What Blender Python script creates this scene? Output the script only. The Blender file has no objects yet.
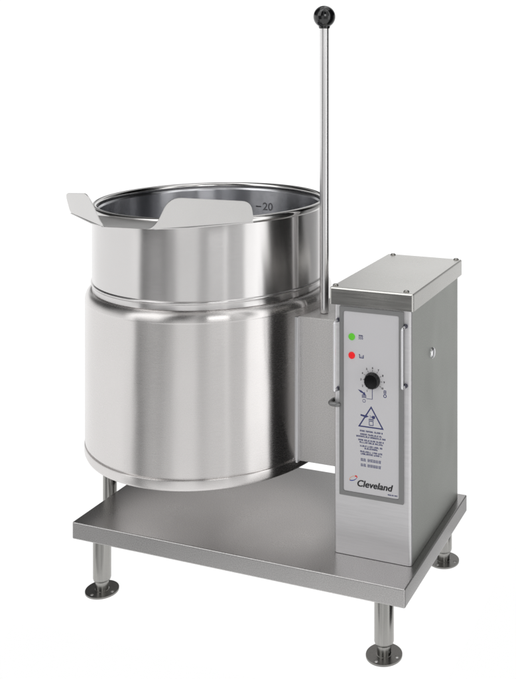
import bpy, bmesh, math, random
from mathutils import Vector, Matrix
PI = math.pi
rnd = random.Random(7)
S = bpy.context.scene
C = S.collection

# ------------------------------------------------------------------ helpers
def link(name, me, mat, parent=None, loc=None):
    o = bpy.data.objects.new(name, me)
    C.objects.link(o)
    for m in (mat if isinstance(mat, (list, tuple)) else [mat]):
        me.materials.append(m)
    if parent: o.parent = parent
    if loc: o.location = loc
    return o

def finish(name, bm, mat, parent=None, angle=35, loc=None):
    """link a bmesh as ONE object; smooth shading with sharp edges above the angle"""
    bmesh.ops.recalc_face_normals(bm, faces=bm.faces)
    for f in bm.faces: f.smooth = True
    for e in bm.edges:
        if len(e.link_faces) == 2 and e.calc_face_angle(0) > math.radians(angle): e.smooth = False
    me = bpy.data.meshes.new(name)
    bm.to_mesh(me); bm.free()
    o = link(name, me, mat, parent, loc)
    if len(me.polygons) < 60000:
        w = o.modifiers.new('weighted_normals', 'WEIGHTED_NORMAL'); w.keep_sharp = True; w.weight = 60
    return o

def add_box(bm, x0, x1, y0, y1, z0, z1, bevel=0.0, seg=3, edges=None):
    vs = [bm.verts.new((x, y, z)) for x in (x0, x1) for y in (y0, y1) for z in (z0, z1)]
    q = [(0, 1, 3, 2), (4, 6, 7, 5), (0, 4, 5, 1), (2, 3, 7, 6), (0, 2, 6, 4), (1, 5, 7, 3)]
    fs = [bm.faces.new([vs[i] for i in k]) for k in q]
    bmesh.ops.recalc_face_normals(bm, faces=fs)
    if bevel > 0:
        es = list({e for f in fs for e in f.edges})
        if edges: es = [e for e in es if edges(e)]
        bmesh.ops.bevel(bm, geom=es, offset=bevel, segments=seg, affect='EDGES', profile=.5)

def add_lathe(bm, prof, seg=64, cx=0, cy=0):
    rings = []
    full = [prof[0]]
    for a, b in zip(prof[:-1], prof[1:]):      # support rings close to both ends of every long run
        d = math.hypot(b[0]-a[0], b[1]-a[1])
        if d > .02 and a[0] > 1e-6 and b[0] > 1e-6:
            for t in (.0012/d, 1-.0012/d): full.append((a[0]+(b[0]-a[0])*t, a[1]+(b[1]-a[1])*t))
        full.append(b)
    prof = full
    for r, z in prof:
        if r < 1e-6: rings.append([bm.verts.new((cx, cy, z))])
        else: rings.append([bm.verts.new((cx + r*math.cos(2*PI*i/seg), cy + r*math.sin(2*PI*i/seg), z)) for i in range(seg)])
    for a, b in zip(rings[:-1], rings[1:]):
        for i in range(seg):
            j = (i+1) % seg
            if len(a) == 1 and len(b) == 1: continue
            if len(a) == 1: bm.faces.new((a[0], b[i], b[j]))
            elif len(b) == 1: bm.faces.new((a[i], a[j], b[0]))
            else: bm.faces.new((a[i], a[j], b[j], b[i]))

def add_tube(bm, pts, r, seg=16):
    pts = [Vector(p) for p in pts]
    rings = []
    up = None
    for i, p in enumerate(pts):
        t = (pts[min(i+1, len(pts)-1)] - pts[max(i-1, 0)]).normalized()
        if up is None: up = t.orthogonal().normalized()
        up = (up - t*up.dot(t)).normalized()
        s = t.cross(up)
        rings.append([bm.verts.new(p + (up*math.cos(2*PI*k/seg) + s*math.sin(2*PI*k/seg))*r) for k in range(seg)])
    for a, b in zip(rings[:-1], rings[1:]):
        for k in range(seg): bm.faces.new((a[k], a[(k+1) % seg], b[(k+1) % seg], b[k]))
    bm.faces.new(rings[0]); bm.faces.new(rings[-1])

def fillet(pts, r, n=6):
    """round the inner corners of a 3D polyline"""
    pts = [Vector(p) for p in pts]
    out = [pts[0]]
    for i in range(1, len(pts)-1):
        a, b, c = pts[i-1], pts[i], pts[i+1]
        p0 = b + (a-b).normalized()*r; p1 = b + (c-b).normalized()*r
        for k in range(n+1):
            t = k/n
            out.append(p0*(1-t)**2 + b*2*t*(1-t) + p1*t*t)
    out.append(pts[-1])
    return out

def round_poly(pts, rad, n=6):
    """closed 2D polygon with rounded corners (rad: one value per corner)"""
    out = []
    N = len(pts)
    for i in range(N):
        a, b, c = Vector(pts[i-1]), Vector(pts[i]), Vector(pts[(i+1) % N])
        r = rad[i] if isinstance(rad, (list, tuple)) else rad
        if r <= 0: out.append(b); continue
        p0 = b + (a-b).normalized()*r; p1 = b + (c-b).normalized()*r
        for k in range(n+1):
            t = k/n
            out.append(p0*(1-t)**2 + b*2*t*(1-t) + p1*t*t)
    return out

def add_plate(bm, pts3, thick):
    """thin sheet-metal plate: 3D planar outline given a thickness along its normal"""
    f = bm.faces.new([bm.verts.new(p) for p in pts3])
    f.normal_update()
    n = f.normal.copy()
    r = bmesh.ops.extrude_face_region(bm, geom=[f])
    for v in r['geom']:
        if isinstance(v, bmesh.types.BMVert): v.co += n*thick

def text_mesh(body, size, shear=0, bold=0, align='CENTER'):
    cu = bpy.data.curves.new('lettering', 'FONT')
    cu.body = body; cu.size = size; cu.shear = shear; cu.offset = bold
    cu.align_x = align; cu.align_y = 'CENTER'; cu.extrude = 0; cu.resolution_u = 4
    o = bpy.data.objects.new('lettering', cu); C.objects.link(o)
    dg = bpy.context.evaluated_depsgraph_get(); dg.update()
    me = bpy.data.meshes.new_from_object(o.evaluated_get(dg))
    bpy.data.objects.remove(o); bpy.data.curves.remove(cu)
    return me

# ------------------------------------------------------------------ materials
def new_mat(name):
    m = bpy.data.materials.new(name); m.use_nodes = True
    nt = m.node_tree
    return m, nt, nt.nodes['Principled BSDF']

def N(nt, typ, **kw):
    n = nt.nodes.new(typ)
    for k, v in kw.items():
        if k.startswith('i_'): n.inputs[k[2:].replace('_', ' ')].default_value = v
        else: setattr(n, k, v)
    return n

def steel(name, col, rough, grain=0.06, scale=700, stretch=(1, 1, 1), rvar=.06, bump=.0, aniso=0, rot=.25, axis=None, metal=1.0, smear=.0):
    m, nt, b = new_mat(name)
    tc = N(nt, 'ShaderNodeTexCoord')
    mp = N(nt, 'ShaderNodeMapping'); mp.inputs['Scale'].default_value = stretch
    nz = N(nt, 'ShaderNodeTexNoise'); nz.inputs['Scale'].default_value = scale; nz.inputs['Detail'].default_value = 3
    big = N(nt, 'ShaderNodeTexNoise'); big.inputs['Scale'].default_value = 9; big.inputs['Detail'].default_value = 4
    nt.links.new(tc.outputs['Object'], mp.inputs['Vector']); nt.links.new(mp.outputs[0], nz.inputs['Vector'])
    nt.links.new(tc.outputs['Object'], big.inputs['Vector'])
    r = N(nt, 'ShaderNodeMapRange'); r.inputs['From Min'].default_value = .3; r.inputs['From Max'].default_value = .7
    r.inputs['To Min'].default_value = 1-grain; r.inputs['To Max'].default_value = 1+grain
    nt.links.new(nz.outputs['Fac'], r.inputs['Value'])
    mul = N(nt, 'ShaderNodeVectorMath', operation='SCALE'); mul.inputs[0].default_value = col
    nt.links.new(r.outputs[0], mul.inputs['Scale']); nt.links.new(mul.outputs[0], b.inputs['Base Color'])
    r2 = N(nt, 'ShaderNodeMapRange'); r2.inputs['From Min'].default_value = .3; r2.inputs['From Max'].default_value = .7
    r2.inputs['To Min'].default_value = max(.02, rough-rvar); r2.inputs['To Max'].default_value = rough+rvar
    mx = N(nt, 'ShaderNodeMath', operation='ADD'); 
    hf = N(nt, 'ShaderNodeMath', operation='MULTIPLY'); hf.inputs[1].default_value = .5
    nt.links.new(nz.outputs['Fac'], mx.inputs[0]); nt.links.new(big.outputs['Fac'], mx.inputs[1]); nt.links.new(mx.outputs[0], hf.inputs[0])
    nt.links.new(hf.outputs[0], r2.inputs['Value']); nt.links.new(r2.outputs[0], b.inputs['Roughness'])
    b.inputs['Metallic'].default_value = metal
    if aniso:
        b.inputs['Anisotropic'].default_value = aniso
        b.inputs['Anisotropic Rotation'].default_value = rot
        if axis:
            tg = N(nt, 'ShaderNodeTangent', direction_type='RADIAL', axis=axis)
            nt.links.new(tg.outputs[0], b.inputs['Tangent'])
    if bump:
        bp = N(nt, 'ShaderNodeBump'); bp.inputs['Strength'].default_value = bump; bp.inputs['Distance'].default_value = .0006
        nt.links.new(nz.outputs['Fac'], bp.inputs['Height']); nt.links.new(bp.outputs[0], b.inputs['Normal'])
    return m

def waviness(m, dist, sx=5, sz=1.2, lines=0):
    nt = m.node_tree; b = nt.nodes['Principled BSDF']
    tc = N(nt, 'ShaderNodeTexCoord'); mp = N(nt, 'ShaderNodeMapping'); mp.inputs['Scale'].default_value = (sx, sx, sz)
    nz = N(nt, 'ShaderNodeTexNoise'); nz.inputs['Scale'].default_value = 1; nz.inputs['Detail'].default_value = 2.5
    nt.links.new(tc.outputs['Object'], mp.inputs['Vector']); nt.links.new(mp.outputs[0], nz.inputs['Vector'])
    bp = N(nt, 'ShaderNodeBump'); bp.inputs['Strength'].default_value = 1; bp.inputs['Distance'].default_value = dist
    nt.links.new(nz.outputs['Fac'], bp.inputs['Height'])
    last = bp
    if lines:
        m2 = N(nt, 'ShaderNodeMapping'); m2.inputs['Scale'].default_value = (14, 14, 900)
        n2 = N(nt, 'ShaderNodeTexNoise'); n2.inputs['Scale'].default_value = 1; n2.inputs['Detail'].default_value = 2
        nt.links.new(tc.outputs['Object'], m2.inputs['Vector']); nt.links.new(m2.outputs[0], n2.inputs['Vector'])
        b2 = N(nt, 'ShaderNodeBump'); b2.inputs['Strength'].default_value = 1; b2.inputs['Distance'].default_value = lines
        nt.links.new(n2.outputs['Fac'], b2.inputs['Height']); nt.links.new(bp.outputs[0], b2.inputs['Normal']); last = b2
    nt.links.new(last.outputs[0], b.inputs['Normal'])
    return m

def plain(name, col, rough=.5, metal=0, coat=0, emit=0):
    m, nt, b = new_mat(name)
    b.inputs['Base Color'].default_value = (*col, 1); b.inputs['Roughness'].default_value = rough
    b.inputs['Metallic'].default_value = metal; b.inputs['Coat Weight'].default_value = coat
    # faint unevenness so that no surface is perfectly uniform
    nz = N(nt, 'ShaderNodeTexNoise'); nz.inputs['Scale'].default_value = 60
    tc = N(nt, 'ShaderNodeTexCoord'); nt.links.new(tc.outputs['Object'], nz.inputs['Vector'])
    r = N(nt, 'ShaderNodeMapRange'); r.inputs['To Min'].default_value = max(.02, rough-.05); r.inputs['To Max'].default_value = rough+.05
    nt.links.new(nz.outputs['Fac'], r.inputs['Value']); nt.links.new(r.outputs[0], b.inputs['Roughness'])
    if emit:
        b.inputs['Emission Color'].default_value = (*col, 1); b.inputs['Emission Strength'].default_value = emit
    return m

ST = (.62, .605, .60)
M_jacket = steel('brushed_steel_jacket', (.75, .728, .718), .27, grain=.02, scale=60, stretch=(1, 1, 30), rvar=.02, aniso=.97, axis='Z')
M_bowl = steel('brushed_steel_bowl', (.72, .705, .70), .24, grain=.02, scale=60, stretch=(1, 1, 30), rvar=.02, aniso=1.0, axis='Z')
M_inner = steel('polished_steel_interior', (.66, .665, .69), .24, grain=.02, scale=60, rvar=.02, aniso=1.0, axis='Z')
M_rim = steel('polished_rim_steel', (.66, .65, .64), .16, grain=.02, scale=80, rvar=.03)
M_lip = steel('satin_lip_steel', (.70, .69, .68), .40, grain=.02, scale=500, rvar=.03)
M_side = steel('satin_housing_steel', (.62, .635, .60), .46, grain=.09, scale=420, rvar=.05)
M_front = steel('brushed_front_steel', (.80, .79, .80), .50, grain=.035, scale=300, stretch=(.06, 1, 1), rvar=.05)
M_lid = steel('satin_lid_steel', (.76, .75, .72), .26, grain=.03, scale=300, stretch=(.05, 1, 1), rvar=.04)
M_top = steel('mottled_stand_steel', (.52, .51, .505), .30, grain=.19, scale=480, rvar=.05)
M_bracket = steel('mottled_bracket_steel', (.74, .725, .715), .60, grain=.15, scale=480, rvar=.05)
M_tube = steel('brushed_tube_steel', (.34, .335, .32), .20, grain=.10, scale=260, stretch=(1, 1, .02), rvar=.04, aniso=.4, axis='Z')
M_rod = steel('polished_rod_steel', (.84, .83, .83), .30, grain=.02, scale=120, stretch=(1, 1, .1), rvar=.03)
M_flange = steel('dark_foot_steel', (.25, .245, .235), .34, grain=.08, scale=300, rvar=.05)
M_handle = steel('bright_handle_steel', (.93, .93, .95), .34, grain=.02, scale=300, rvar=.03)
M_dark = steel('dark_reflection_panel', (.012, .012, .012), .5, grain=.05, metal=0)  # only for the added panel that darkens the kettle's reflection
M_clip = plain('dark_clip_metal', (.10, .10, .13), .3, metal=1)
M_bolt = plain('bolt_metal', (.46, .45, .43), .28, metal=1)
M_hook = plain('grey_hook_metal', (.26, .26, .26), .45, metal=1)
M_black = plain('gloss_black_plastic', (.006, .006, .007), .13, coat=.6)
M_knob = plain('satin_black_plastic', (.003, .003, .0035), .22)
M_frame = plain('grey_panel_bezel', (.235, .235, .235), .5)
M_panel = plain('pale_grey_panel_film', (.64, .63, .645), .45)
M_gap = plain('dark_panel_gap', (.03, .03, .03), .6)
M_navy = plain('navy_print', (.040, .048, .16), .5)
M_print = plain('black_print', (.012, .012, .014), .5)
M_green = plain('green_lens', (.10, .52, .02), .5, emit=.22)
M_red = plain('red_lens', (.80, .002, .006), .5, emit=.25)
M_sred = plain('red_print', (.75, .04, .04), .5)
M_speach = plain('peach_print', (.72, .40, .25), .5)
M_sblue = plain('blue_print', (.03, .06, .30), .5)
M_mark = plain('etched_volume_mark', (.16, .16, .17), .5)

# ------------------------------------------------------------------ the setting
FLOOR = -.157
waviness(M_jacket, .0016, 7, 2.0, .00004); waviness(M_bowl, .0014, 8, 2.0, .00004); waviness(M_side, .002, 5, 3); waviness(M_lip, .0010, 14, 14)
m, nt, b = new_mat('white_glow_floor')
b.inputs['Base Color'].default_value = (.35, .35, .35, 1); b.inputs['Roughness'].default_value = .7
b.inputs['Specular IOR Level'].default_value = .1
b.inputs['Emission Color'].default_value = (1, 1, 1, 1); b.inputs['Emission Strength'].default_value = .88  # white floor made to glow, added to wash out shadows under the stand
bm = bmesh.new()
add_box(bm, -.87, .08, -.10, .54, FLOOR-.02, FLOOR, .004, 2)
floor = finish('glow_floor', bm, m); floor['kind'] = 'structure'

# ------------------------------------------------------------------ the kettle
KX, KY = -.598, .2603
root = bpy.data.objects.new('tilting_kettle', None); C.objects.link(root)
root.location = (-.4, .215, FLOOR)
root['label'] = 'stainless steel tilting steam kettle with pouring lip and control console on a four legged stand'
root['category'] = 'kettle'
OFF = Vector(root.location)
def part(name, bm, mat, parent=root, angle=35, loc=None):
    o = finish(name, bm, mat, parent, angle)
    if parent is root: o.location = -OFF + Vector(loc or (0, 0, 0))
    elif loc: o.location = loc
    return o
def sub(name, me, mat, parent):
    return link(name, me, mat, parent)

# jacket (lower vessel)
JP = [(0, .128), (.15, .126), (.240, .122), (.278, .119), (.2865, .1196), (.2912, .1222), (.2938, .1280), (.2940, .1425), (.2930, .1448),
      (.2898, .1456), (.2898, .1490), (.2925, .1505), (.2925, .3), (.2925, .4795), (.2929, .4805), (.2928, .4825), (.2920, .4880), (.2898, .4938), (.2866, .4985), (.2825, .5015), (.2790, .5028), (.2740, .5030)]
bm = bmesh.new(); add_lathe(bm, JP, 192)
jacket = part('jacket', bm, M_jacket, loc=(KX, KY, 0), angle=30)

# bowl (upper vessel): outer wall with thin bead, rolled rim, interior
BP = [(.2740, .5020), (.2770, .5040), (.2770, .5145), (.2786, .5165), (.2798, .5188), (.2800, .5205), (.2790, .5222), (.2770, .5238), (.2770, .56), (.2770, .6880)]
bm = bmesh.new(); add_lathe(bm, BP, 192)
bowl = part('bowl', bm, M_bowl, loc=(KX, KY, 0), angle=40)
RP = []
for i in range(25):                      # rolled edge
    a = math.radians(-75 + 330*i/24)
    RP.append((.2728 + .0074*math.cos(a), .6935 + .0088*math.sin(a)))
bm = bmesh.new(); add_lathe(bm, RP, 192)
part('rim', bm, M_rim, bowl, angle=50)
IP = [(.2662, .6880), (.2632, .684), (.2630, .65), (.2630, .42), (.255, .36), (.226, .29), (.172, .235), (.10, .205), (0, .195)]
bm = bmesh.new(); add_lathe(bm, IP, 160)
part('interior_wall', bm, M_inner, bowl, angle=50)
# volume mark "-20" etched on the inside wall, wrapped on its curve
me = text_mesh('20', .0285, bold=.0007)
w = max(v.co.x for v in me.vertices) - min(v.co.x for v in me.vertices)
bmm = bmesh.new(); bmm.from_mesh(me)
bmesh.ops.subdivide_edges(bmm, edges=bmm.edges, cuts=2)
x0 = -w/2
add_box(bmm, x0-.0180, x0-.0040, -.0016, .0016, 0, .0001)
for v in bmm.verts:
    a = math.radians(87.0) - v.co.x*1.12/.2630
    v.co = Vector((.2629*math.cos(a), .2629*math.sin(a), .640 + v.co.y))
finish('volume_mark', bmm, M_mark, bowl)

# pouring lip: folded sheet, two flared wings joined by a trough floor
ph = math.radians(5.8)
ln = Vector((math.sin(ph), -math.cos(ph), 0)); lt = Vector((math.cos(ph), math.sin(ph), 0))
def LP(h, d, z): return ln*d + lt*h + Vector((0, 0, z))
bm = bmesh.new()
for s in (1, -1):
    A, B, Cc, D = LP(s*.0603, .3885, .7030), LP(s*.2205, .2560, .7015), LP(s*.2235, .2760, .7455), LP(s*.0935, .3880, .7680)
    # in-plane frame
    ex = (B-A).normalized(); nrm = ex.cross(D-A).normalized(); ey = nrm.cross(ex)
    P2 = [((p-A).dot(ex), (p-A).dot(ey)) for p in (A, B, Cc, D)]
    A2, B2, C2, D2 = [Vector(q) for q in P2]
    m1 = A2.lerp(D2, .38)
    sweep = []
    p0 = A2 + (A2-B2).normalized()*.016; pc = A2 + (D2-A2)*.03
    for k in range(9):
        t = k/8; sweep.append(p0*(1-t)**2 + pc*2*t*(1-t) + m1*t*t)
    body_ = round_poly([A2, B2, C2, D2], [0, .012, .020, .026])
    poly = [q for q in body_[1:]] + sweep[::-1]
    add_plate(bm, [A + ex*q[0] + ey*q[1] for q in poly], .0018)
# trough floor and nose, from the nose edge up to the rim
row0 = [LP(h, .3885, .7025) for h in (-.0603, -.03, 0, .03, .0603)]
n0 = len(row0)
def rimpt(h): return LP(h, math.sqrt(.2790**2 - h*h), .6965)
row1 = [LP(h*1.9, .320 + abs(h)*.37, .6985) for h in (-.0603, -.03, 0, .03, .0603)]
row2 = [LP(-.2195, .2562, .7005), rimpt(-.11), rimpt(0), rimpt(.11), LP(.2195, .2562, .7005)]
rows = [[bm.verts.new(p) for p in r] for r in (row0, row1, row2)]
fl = []
for a, b_ in zip(rows[:-1], rows[1:]):
    for i in range(n0-1): fl.append(bm.faces.new((a[i], a[i+1], b_[i+1], b_[i])))
ex = bmesh.ops.extrude_face_region(bm, geom=fl)
for v in ex['geom']:
    if isinstance(v, bmesh.types.BMVert): v.co.z -= .0018
part('pouring_lip', bm, M_lip, loc=(KX, KY, 0), angle=30)

# short drain pipe under the kettle, beside the stand
bm = bmesh.new(); add_lathe(bm, [(0, .135), (.0165, .135), (.0165, -.06), (.0135, -.06), (.0135, .0), (0, .0)], 32, -.832, .178)
o = part('drain_pipe', bm, M_tube, angle=40)

# bracket between kettle and console
bm = bmesh.new()
add_box(bm, -.3195, -.1905, .175, .345, .137, .464, .003, 2)
bracket = part('support_bracket', bm, M_bracket)
bm = bmesh.new(); add_box(bm, -.3240, -.3165, .1625, .1765, .1375, .465, .0015, 2)
part('bracket_edge', bm, M_handle, bracket)  # edge-lit look put into the colour by a brighter steel

# tilt lever with ball knob
LX, LY = -.2755, .217
bm = bmesh.new(); add_lathe(bm, [(0, .4655), (.0088, .4655), (.0104, .468), (.0105, .475), (.0105, 1.125), (0, 1.125)], 40, 0, 0)
lever = part('tilt_lever', bm, M_rod, loc=(LX, LY, 0), angle=40)
bm = bmesh.new()
bmesh.ops.create_uvsphere(bm, u_segments=48, v_segments=32, radius=.0253, matrix=Matrix.Translation((0, 0, 1.1405)))
add_lathe(bm, [(0, 1.1135), (.0118, 1.1135), (.0135, 1.1180), (.012, 1.123)], 32)
part('ball_knob', bm, M_black, lever, angle=60)

# ------------------------------------------------------------------ stand
bm = bmesh.new()
add_box(bm, -.8, 0, 0, .430, -.0383, 0, .0028, 3)
part('stand_top', bm, M_top)

def leg_mesh():
    bm = bmesh.new()
    add_lathe(bm, [(0, -.0386), (.0200, -.0386), (.0200, -.1255), (.0188, -.1300), (.0150, -.1318), (.0145, -.1330), (.0145, -.1522), (.0175, -.1535), (0, -.1537)], 48)
    return bm
def flange_mesh():
    bm = bmesh.new()
    R, r, z0, z1 = .0370, .0042, FLOOR+.0004, FLOOR+.0042
    # round plate pierced by three screw holes: built from a filled curve outline
    cu = bpy.data.curves.new('flange_outline', 'CURVE'); cu.dimensions = '2D'; cu.fill_mode = 'BOTH'
    cu.extrude = .0016; cu.bevel_depth = .0004; cu.bevel_resolution = 1
    def circle(cx, cy, rr, n):
        sp = cu.splines.new('POLY'); sp.points.add(n-1); sp.use_cyclic_u = True
        for i in range(n): sp.points[i].co = (cx+rr*math.cos(2*PI*i/n), cy+rr*math.sin(2*PI*i/n), 0, 1)
    circle(0, 0, R-.0004, 64)
    for a in (-102, -2, 129): circle(.0285*math.cos(math.radians(a)), .0285*math.sin(math.radians(a)), r, 16)
    o = bpy.data.objects.new('flange_outline', cu); C.objects.link(o)
    dg = bpy.context.evaluated_depsgraph_get(); dg.update()
    me = bpy.data.meshes.new_from_object(o.evaluated_get(dg))
    bpy.data.objects.remove(o); bpy.data.curves.remove(cu)
    bm.from_mesh(me)
    bmesh.ops.translate(bm, verts=bm.verts, vec=(0, 0, (z0+z1)/2))
    return bm
feet = [(-.7385, .026), (-.0545, .026), (-.0515, .408), (-.7365, .408)]
leg0 = flange0 = None
for i, (x, y) in enumerate(feet):
    if i == 0:
        leg0 = part('leg', leg_mesh(), M_tube, angle=40, loc=(x, y, 0))
        flange0 = part('foot_flange', flange_mesh(), M_flange, leg0, angle=30)
    else:
        l = leg0.copy(); C.objects.link(l); l.parent = root; l.location = -OFF + Vector((x, y, 0))
        f = flange0.copy(); C.objects.link(f); f.parent = l

# ------------------------------------------------------------------ control console
HX0, HX1, HY0, HY1 = -.1903, -.0164, .0823, .4125
bm = bmesh.new()
add_box(bm, HX0, HX1, HY0, HY1, .0008, .5305, .0065, 4, edges=lambda e: abs(e.verts[0].co.z-e.verts[1].co.z) > .1)
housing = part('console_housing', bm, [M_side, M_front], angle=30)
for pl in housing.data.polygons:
    if pl.normal.y < -.05: pl.material_index = 1  # front faces and bevels get lighter steel, their brighter light put into colour
bm = bmesh.new()   # side plug
for k in range(1):
    add_lathe(bm, [(.0118, 0), (.0118, .002), (.0095, .0042), (.005, .0052), (0, .0054)], 32)
bmesh.ops.rotate(bm, verts=bm.verts, cent=(0, 0, 0), matrix=Matrix.Rotation(PI/2, 3, 'Y'))
bmesh.ops.translate(bm, verts=bm.verts, vec=(HX1-.0002, .219, .401))
part('side_plug', bm, M_handle, housing, angle=30)
bm = bmesh.new()   # wire hook round the left front edge
add_tube(bm, fillet([(-.1775, .0790, .3165), (-.1790, .0745, .3170), (-.1945, .0745, .3175), (-.1985, .0800, .3178), (-.1975, .0960, .3185), (-.1890, .0980, .3190)], .004), .0047, 14)
part('latch_hook', bm, M_hook, housing, angle=60)

# dark panel added on the console's unseen side, for the kettle's black reflection
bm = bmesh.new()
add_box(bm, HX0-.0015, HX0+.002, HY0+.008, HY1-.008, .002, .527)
part('added_dark_panel', bm, M_dark, housing)
# lid with turned-down edges
bm = bmesh.new()
add_box(bm, -.1977, -.0090, .0745, .4202, .5284, .5647, .0042, 4, edges=lambda e: max(e.verts[0].co.z, e.verts[1].co.z) > .54)
lid = part('console_lid', bm, M_lid, angle=30)
for k, (x, y) in enumerate(((-.1905, .0905), (-.0300, .0905), (-.1815, .4105), (-.0215, .4120))):
    if k == 0:
        bm = bmesh.new()
        add_lathe(bm, [(.0062, 0), (.0066, .0012), (.0055, .0012), (.0055, .0022), (.0042, .0033), (0, .0037)], 24)
        b0 = part('bolt', bm, M_bolt, lid, angle=30, loc=(x, y, .5645))
    else:
        bb = b0.copy(); C.objects.link(bb); bb.parent = lid; bb.location = (x, y, .5645)

# control panel: pale film in a grey bezel, with lamps, dial and print
FY = HY0
def panel_pt(x, z, off): return Vector((x, FY-off, z))
def add_flat(bm, poly, off, thick):
    """polygon (x, z) on the console front, raised to off, thick mm deep"""
    f0 = [bm.verts.new(panel_pt(x, z, off)) for x, z in poly]
    f1 = [bm.verts.new(panel_pt(x, z, off-thick)) for x, z in poly]
    bm.faces.new(f0); bm.faces.new(f1[::-1])
    for i in range(len(poly)):
        j = (i+1) % len(poly); bm.faces.new((f0[i], f0[j], f1[j], f1[i]))
def rrect(x0, x1, z0, z1, r, n=5): return [(p.x, p.y) for p in round_poly([(x0, z0), (x1, z0), (x1, z1), (x0, z1)], r, n)]
def add_ring(bm, outer, inner, off, thick):
    a0 = [bm.verts.new(panel_pt(x, z, off)) for x, z in outer]; b0_ = [bm.verts.new(panel_pt(x, z, off)) for x, z in inner]
    a1 = [bm.verts.new(panel_pt(x, z, off-thick)) for x, z in outer]; b1 = [bm.verts.new(panel_pt(x, z, off-thick)) for x, z in inner]
    n = len(outer)
    for i in range(n):
        j = (i+1) % n
        bm.faces.new((a0[i], a0[j], b0_[j], b0_[i])); bm.faces.new((a1[i], b1[i], b1[j], a1[j]))
        bm.faces.new((a0[i], a1[i], a1[j], a0[j])); bm.faces.new((b0_[i], b0_[j], b1[j], b1[i]))
bm = bmesh.new()
add_flat(bm, rrect(-.1672, -.0430, .1362, .5150, .0042), .0022, .002)
panel = part('control_panel', bm, M_panel, angle=30)
bm = bmesh.new()
add_ring(bm, rrect(-.1767, -.0323, .1270, .5250, .002), rrect(-.1677, -.0425, .1357, .5155, .0042), .0036, .0036)
part('panel_bezel', bm, M_frame, panel, angle=30)
PO = .0024                                 # print lies on the film
def stroke(bm, a, b, w, off=PO, thick=.0002):
    a, b = Vector(a), Vector(b); d = (b-a).normalized(); n = Vector((-d.y, d.x))*w/2
    add_flat(bm, [(p.x, p.y) for p in (a-n, b-n, b+n, a+n)], off, thick)
def disc(cx, cz, r, n=20): return [(cx+r*math.cos(2*PI*i/n), cz+r*math.sin(2*PI*i/n)) for i in range(n)]
def text_on_panel(bm, body, x, z, size, shear=0, bold=0, fit=None, lift=0):
    me = text_mesh(body, size, shear, bold)
    xs = [v.co.x for v in me.vertices]; ys = [v.co.y for v in me.vertices]
    w = max(xs)-min(xs); mx, my = (max(xs)+min(xs))/2, (max(ys)+min(ys))/2
    k = fit/w if fit else 1
    t = bmesh.new(); t.from_mesh(me)
    base = len(bm.verts)
    vs = [bm.verts.new(panel_pt(x+(v.co.x-mx)*k, z+(v.co.y-my), PO+.0001+lift)) for v in t.verts]
    for f in t.faces: bm.faces.new([vs[v.index] for v in f.verts])
    t.free(); bpy.data.meshes.remove(me)
# indicator lamps
for nm, z, mt, lab in (('indicator_lamp', .4622, M_green, 'green indicator lamp'), ('indicator_lamp', .4230, M_red, 'red indicator lamp')):
    bm = bmesh.new()
    add_lathe(bm, [(.0074, 0), (.0074, .0012), (.0058, .0024), (.003, .0030), (0, .0032)], 28)
    bmesh.ops.rotate(bm, verts=bm.verts, cent=(0, 0, 0), matrix=Matrix.Rotation(PI/2, 3, 'X'))
    bmesh.ops.translate(bm, verts=bm.verts, vec=(-.1486, FY-.0020, z))
    o = part(nm, bm, mt, panel, angle=40); o['label'] = lab
# symbols beside the lamps
bm = bmesh.new()
for k in range(3):
    x = -.1315+k*.0036
    for i in range(4): stroke(bm, (x+(.0008 if i % 2 else -.0008), .4672-i*.0022), (x+(-.0008 if i % 2 else .0008), .4650-i*.0022), .0013)
stroke(bm, (-.1330, .4668), (-.1240, .4668), .0014)
part('lamp_symbol', bm, M_navy, panel)
bm = bmesh.new()
stroke(bm, (-.1325, .4265), (-.1300, .4265), .0016); stroke(bm, (-.1308, .4265), (-.1308, .4205), .0016)
stroke(bm, (-.1315, .4200), (-.1215, .4200), .0018); stroke(bm, (-.1222, .4200), (-.1222, .4262), .0016)
for k in range(2): stroke(bm, (-.1285+k*.003, .4232), (-.1265+k*.003, .4232), .0010)
part('lamp_symbol', bm, M_navy, panel)
# dial knob
DX, DZ = -.1016, .3755
bm = bmesh.new()
prof = [(.0172, 0), (.0172, .003), (.0164, .0040), (.0160, .0092), (.0146, .0106), (.0060, .0110), (0, .0110)]
add_lathe(bm, prof, 72)
for v in bm.verts:                          # fluted grip
    rr = math.hypot(v.co.x, v.co.y)
    if .013 < rr < .0165 and v.co.z > .0038: 
        a = math.atan2(v.co.y, v.co.x); s = 1 - .035*(.5+.5*math.cos(a*12)); v.co.x *= s; v.co.y *= s
bmesh.ops.rotate(bm, verts=bm.verts, cent=(0, 0, 0), matrix=Matrix.Rotation(PI/2, 3, 'X'))
bmesh.ops.translate(bm, verts=bm.verts, vec=(DX, FY-.0020, DZ))
part('dial_knob', bm, M_knob, panel, angle=40)
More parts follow.
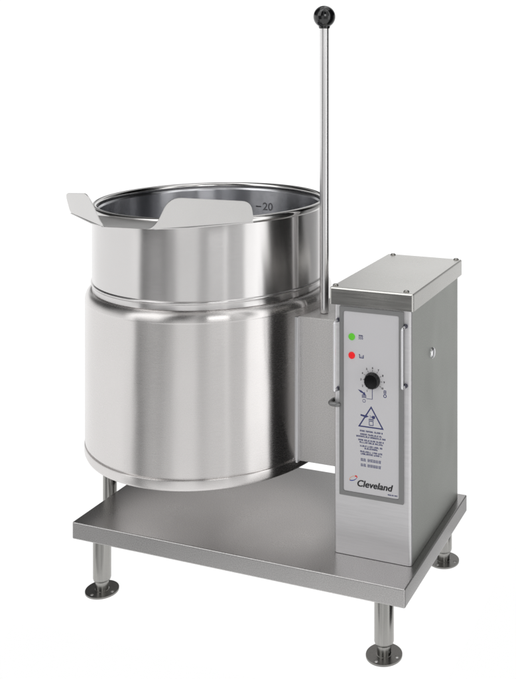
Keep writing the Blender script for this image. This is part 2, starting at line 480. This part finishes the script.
# dial scale: ticks and numbers 1 to 10
bm = bmesh.new()
for k in range(10):
    a = math.radians(-118 - k*30.5)
    c_, s_ = math.cos(a), math.sin(a)
    stroke(bm, (DX+.0185*c_, DZ+.0185*s_), (DX+.0222*c_, DZ+.0222*s_), .0007)
    text_on_panel(bm, str(k+1), DX+.0262*c_, DZ+.0262*s_, .0058, bold=.00015)
part('dial_scale', bm, M_print, panel)
bm = bmesh.new()                            # lead line, ring and symbols below the dial
stroke(bm, (DX-.0005, .3570), (DX-.0005, .3364), .0013); stroke(bm, (DX-.0002, .3360), (-.1150, .3360), .0009)
add_ring(bm, disc(-.1206, .3306, .0036), disc(-.1206, .3306, .0027), PO, .0002)
add_flat(bm, [(-.1345, .3530), (-.1265, .3515), (-.1215, .3478), (-.1195, .3492), (-.1172, .3432), (-.1238, .3440), (-.1225, .3455), (-.1290, .3478)], PO, .0002)
for k in range(3): stroke(bm, (-.1245, .3425-k*.0024), (-.1168, .3428-k*.0024), .0013)
stroke(bm, (-.1250, .3432), (-.1250, .3365), .0008); stroke(bm, (-.1162, .3432), (-.1162, .3365), .0008)
part('dial_symbol', bm, M_navy, panel)
bm = bmesh.new()
add_ring(bm, disc(-.0737, .3462, .0038), disc(-.0737, .3462, .0023), PO, .0002)
add_ring(bm, rrect(-.0765, -.0709, .3508, .3580, .001, 5), rrect(-.0752, -.0722, .3520, .3568, .0005, 5), PO, .0002)
stroke(bm, (-.0765, .3544), (-.0709, .3544), .0011)
part('dial_symbol', bm, M_navy, panel)
# warning triangle with arrow, hand and pot
bm = bmesh.new()
T = [(-.1342, .2755), (-.0762, .2755), (-.1046, .3215)]
def shrink(T, k):
    cx = sum(p[0] for p in T)/3; cz = sum(p[1] for p in T)/3
    return [(cx+(p[0]-cx)*k, cz+(p[1]-cz)*k) for p in T]
add_ring(bm, T, shrink(T, .835), PO, .0002)
add_flat(bm, [(-.1285, .3020), (-.1180, .3006), (-.1178, .3022), (-.1100, .2990), (-.1178, .2955), (-.1180, .2970), (-.1285, .2985)], PO+.0001, .0002)
add_flat(bm, disc(-.0998, .2985, .0034, 14), PO, .0002)
stroke(bm, (-.1085, .3012), (-.1035, .2995), .0008); stroke(bm, (-.1080, .2972), (-.1030, .2978), .0008); stroke(bm, (-.0965, .3020), (-.0965, .2955), .0010)
stroke(bm, (-.1100, .2938), (-.0992, .2938), .0014); stroke(bm, (-.1106, .2918), (-.0986, .2918), .0009)
add_ring(bm, rrect(-.1096, -.0996, .2805, .2903, .0006, 4), rrect(-.1084, -.1008, .2818, .2890, .0004, 4), PO, .0002)
part('warning_symbol', bm, M_navy, panel)
# rows of tiny print (too small to read in the photograph): glyph-like strokes
bm = bmesh.new()
def glyph_row(x0, x1, z, h, dense=1.0, gaps=True):
    x = x0
    since = 0
    while x < x1-.001:
        w = h*rnd.uniform(.55, .8)
        t = h*.24
        k = rnd.random()
        stroke(bm, (x+t/2, z-h/2), (x+t/2, z+h/2), t)
        if k < .75: stroke(bm, (x, z+h/2-t/2), (x+w, z+h/2-t/2), t, PO+.00005)
        if k > .35: stroke(bm, (x, z-h/2+t/2), (x+w, z-h/2+t/2), t, PO+.00005)
        if .2 < k < .8: stroke(bm, (x, z), (x+w*.9, z), t, PO+.00005)
        if k < .5: stroke(bm, (x+w-t/2, z-h/2), (x+w-t/2, z+h/2), t)
        x += w+h*.22; since += 1
        if gaps and since > 3 and rnd.random() < .3: x += h*.5; since = 0
for x0, x1, z in ((-.1301, -.0789, .2672), (-.1290, -.0812, .2603), (-.1380, -.0716, .2553), (-.1336, -.0767, .2481), (-.1307, -.0774, .2433),
                  (-.1296, -.0804, .2358), (-.1194, -.0901, .2311), (-.1291, -.0807, .2240), (-.1279, -.0807, .2192)):
    glyph_row(x0, x1, z, .0034)
for z in (.2070, .1958):
    x = -.1280
    for k in range(7):
        if k == 2: x += .0030
        s = .0060
        for q in range(3): stroke(bm, (x, z-s/2+.0008+q*s*.38), (x+s*rnd.uniform(.75, 1), z-s/2+.0008+q*s*.38), .0008)
        for q in range(2): stroke(bm, (x+.001+q*s*.5, z-s/2), (x+.001+q*s*.5, z+s*rnd.uniform(.2, .5)), .0008, PO+.00005)
        x += s*1.03
part('warning_print', bm, M_navy, panel)
bm = bmesh.new()
for k, (dx, dz) in enumerate(((0, 0), (-.0006, .0002), (.0006, -.0002), (-.0003, -.0004), (.0003, .0004))):   # heavy weight: overlaid strokes
    text_on_panel(bm, 'Cleveland', -.0958+dx, .1566+dz, .0192, shear=.24, fit=.0792, lift=k*.00003)
part('brand_lettering', bm, M_print, panel)
bm = bmesh.new(); text_on_panel(bm, 'KE5500-4', -.0565, .1420, .0040, fit=.022) if False else glyph_row(-.0672, -.0470, .1422, .0026)
part('small_print', bm, M_navy, panel)
# emblem: open oval swoosh, peach above, blue below, red tip
def arc(cx, cz, rx, rz, a0, a1, w0, w1, tilt=.45, n=14):
    o, i_ = [], []
    for k in range(n+1):
        t = k/n; a = math.radians(a0+(a1-a0)*t); w = w0+(w1-w0)*t
        for lst, q in ((o, w/2), (i_, -w/2)):
            x = (rx+q)*math.cos(a); z = (rz+q)*math.sin(a)
            lst.append((cx+x*math.cos(tilt)-z*math.sin(tilt), cz+x*math.sin(tilt)+z*math.cos(tilt)))
    return o + i_[::-1]
EX, EZ = -.1452, .1648
for nm, a in (('emblem', (M_speach, 40, 200, .0008, .0016)), ('emblem', (M_sblue, 190, 330, .0026, .0008))):
    bm = bmesh.new(); add_flat(bm, arc(EX, EZ, .0092, .0040, *a[1:]), PO, .0002); part('brand_emblem', bm, a[0], panel)
bm = bmesh.new(); add_flat(bm, arc(EX, EZ, .0092, .0040, -35, 48, .0012, .0040), PO+.0001, .0002); part('brand_emblem', bm, M_sred, panel)

# pull handles: thin bright bars on dark standoffs
for x, z0, z1 in ((-.1800, .3492, .4945), (-.0283, .3725, .4955)):
    bm = bmesh.new()
    add_tube(bm, fillet([(x, FY-.0040, z1), (x, FY-.0215, z1), (x, FY-.0215, z0), (x, FY-.0040, z0)], .005), .0027, 14)
    h = part('pull_handle', bm, M_handle, angle=60)
    for z in (z0, z1):
        bm = bmesh.new()
        add_lathe(bm, [(.0046, 0), (.0046, .002), (.0036, .0030), (.0036, .0085), (0, .0085)], 20)
        bmesh.ops.rotate(bm, verts=bm.verts, cent=(0, 0, 0), matrix=Matrix.Rotation(PI/2, 3, 'X'))
        bmesh.ops.translate(bm, verts=bm.verts, vec=(x, FY+.0004, z))
        part('standoff', bm, M_clip, h, angle=40)

# ------------------------------------------------------------------ camera (level, shifted lens)
cam = bpy.data.cameras.new('camera'); co = bpy.data.objects.new('camera', cam); C.objects.link(co)
co.location = (.66006, -1.79902, 1.07888); co.rotation_euler = (PI/2, 0, .34773)
cam.sensor_fit = 'VERTICAL'; cam.sensor_height = 24; cam.sensor_width = 24*516/679
cam.lens = 970.0*24/679
cam.shift_x = -(408.74-258)/679; cam.shift_y = -(339.5-43.75)/679
cam.clip_end = 100; cam.clip_start = .05
S.camera = co

# ------------------------------------------------------------------ studio light
W = bpy.data.worlds.new('World'); S.world = W; W.use_nodes = True
nt = W.node_tree; nt.nodes.clear()
L = nt.links.new
out = N(nt, 'ShaderNodeOutputWorld'); bg = N(nt, 'ShaderNodeBackground'); L(bg.outputs[0], out.inputs[0])
tc = N(nt, 'ShaderNodeTexCoord'); sep = N(nt, 'ShaderNodeSeparateXYZ'); L(tc.outputs['Generated'], sep.inputs[0])
ny = N(nt, 'ShaderNodeMath', operation='MULTIPLY'); ny.inputs[1].default_value = -1; L(sep.outputs['Y'], ny.inputs[0])
at = N(nt, 'ShaderNodeMath', operation='ARCTAN2'); L(sep.outputs['X'], at.inputs[0]); L(ny.outputs[0], at.inputs[1])
fr = N(nt, 'ShaderNodeMapRange'); fr.inputs['From Min'].default_value = -PI; fr.inputs['From Max'].default_value = PI
L(at.outputs[0], fr.inputs['Value'])
def ramp(stops):
    r = N(nt, 'ShaderNodeValToRGB'); cr = r.color_ramp; cr.interpolation = 'EASE'
    while len(cr.elements) > 1: cr.elements.remove(cr.elements[-1])
    for i, (az, v) in enumerate(stops):
        p = (az+180)/360
        e = cr.elements[0] if i == 0 else cr.elements.new(p)
        e.position = p; v = v/2; e.color = (v, v, v, 1)
    L(fr.outputs[0], r.inputs['Fac'])
    return r
# low band of the room: degrees from the console's front, positive towards its right side
low = ramp([(-180, 1.06), (-122, 1.06), (-100, 1.0), (-42, 1.0), (-37, .05), (-26, .09), (-15, .05), (-7, .36), (3, .85), (16, .80), (23, .44), (42, .42), (45, .80), (48, .46), (60, .52), (65, 1.55), (85, 1.6), (90, .01), (128, .02), (138, .34), (158, .42), (168, 1.06), (180, 1.06)])
high = ramp([(-180, .8), (-160, .75), (-153, .28), (-147, .02), (-138, .02), (-128, .5), (-114, .03), (-80, .03), (-68, .22), (-54, .25), (-47, 1.8), (-40, 1.8), (-34, 1.6), (-18, 1.6), (-10, .02), (4, .02), (16, .45), (27, .06), (47, .06), (54, .9), (60, .9), (66, .15), (72, .3), (76, 1.5), (86, 1.5), (92, .05), (106, .02), (114, .0), (150, .0), (165, .3)])
deep = ramp([(-180, 1.0), (-62, 1.0), (-52, .32), (-40, .35), (-28, 1.1), (-4, 1.0), (82, 1.0), (91, .02), (128, .02), (138, .30), (164, .40), (172, 1.0), (180, 1.0)])
el = N(nt, 'ShaderNodeMapRange', interpolation_type='SMOOTHSTEP'); el.inputs['From Min'].default_value = .06; el.inputs['From Max'].default_value = .24
L(sep.outputs['Z'], el.inputs['Value'])
mx = N(nt, 'ShaderNodeMix', data_type='RGBA'); L(el.outputs[0], mx.inputs['Factor']); L(low.outputs[0], mx.inputs['A']); L(high.outputs[0], mx.inputs['B'])
dn = N(nt, 'ShaderNodeMapRange', interpolation_type='SMOOTHSTEP'); dn.inputs['From Min'].default_value = -.37; dn.inputs['From Max'].default_value = -.50
L(sep.outputs['Z'], dn.inputs['Value'])
m2 = N(nt, 'ShaderNodeMix', data_type='RGBA'); L(dn.outputs[0], m2.inputs['Factor']); L(mx.outputs['Result'], m2.inputs['A']); L(deep.outputs[0], m2.inputs['B'])
L(m2.outputs['Result'], bg.inputs['Color']); bg.inputs['Strength'].default_value = 2.0

def area(name, loc, target, size, power, sy=None):
    l = bpy.data.lights.new(name, 'AREA'); l.energy = power; l.size = size; l.shape = 'RECTANGLE'; l.size_y = sy or size
    o = bpy.data.objects.new(name, l); C.objects.link(o); o.location = loc
    o.rotation_euler = (Vector(target)-Vector(loc)).to_track_quat('-Z', 'Y').to_euler()
    return o
area('overhead_softbox', (-.3, .2, 2.9), (-.3, .2, 0), 2.2, 11)
area('front_softbox', (1.6, -2.6, 2.0), (-.2, .1, .3), 1.2, 16)

S.view_settings.view_transform = 'Standard'; S.view_settings.look = 'None'
S.view_settings.exposure = 0; S.view_settings.gamma = 1
S.render.engine = 'CYCLES'
S.cycles.max_bounces = 10
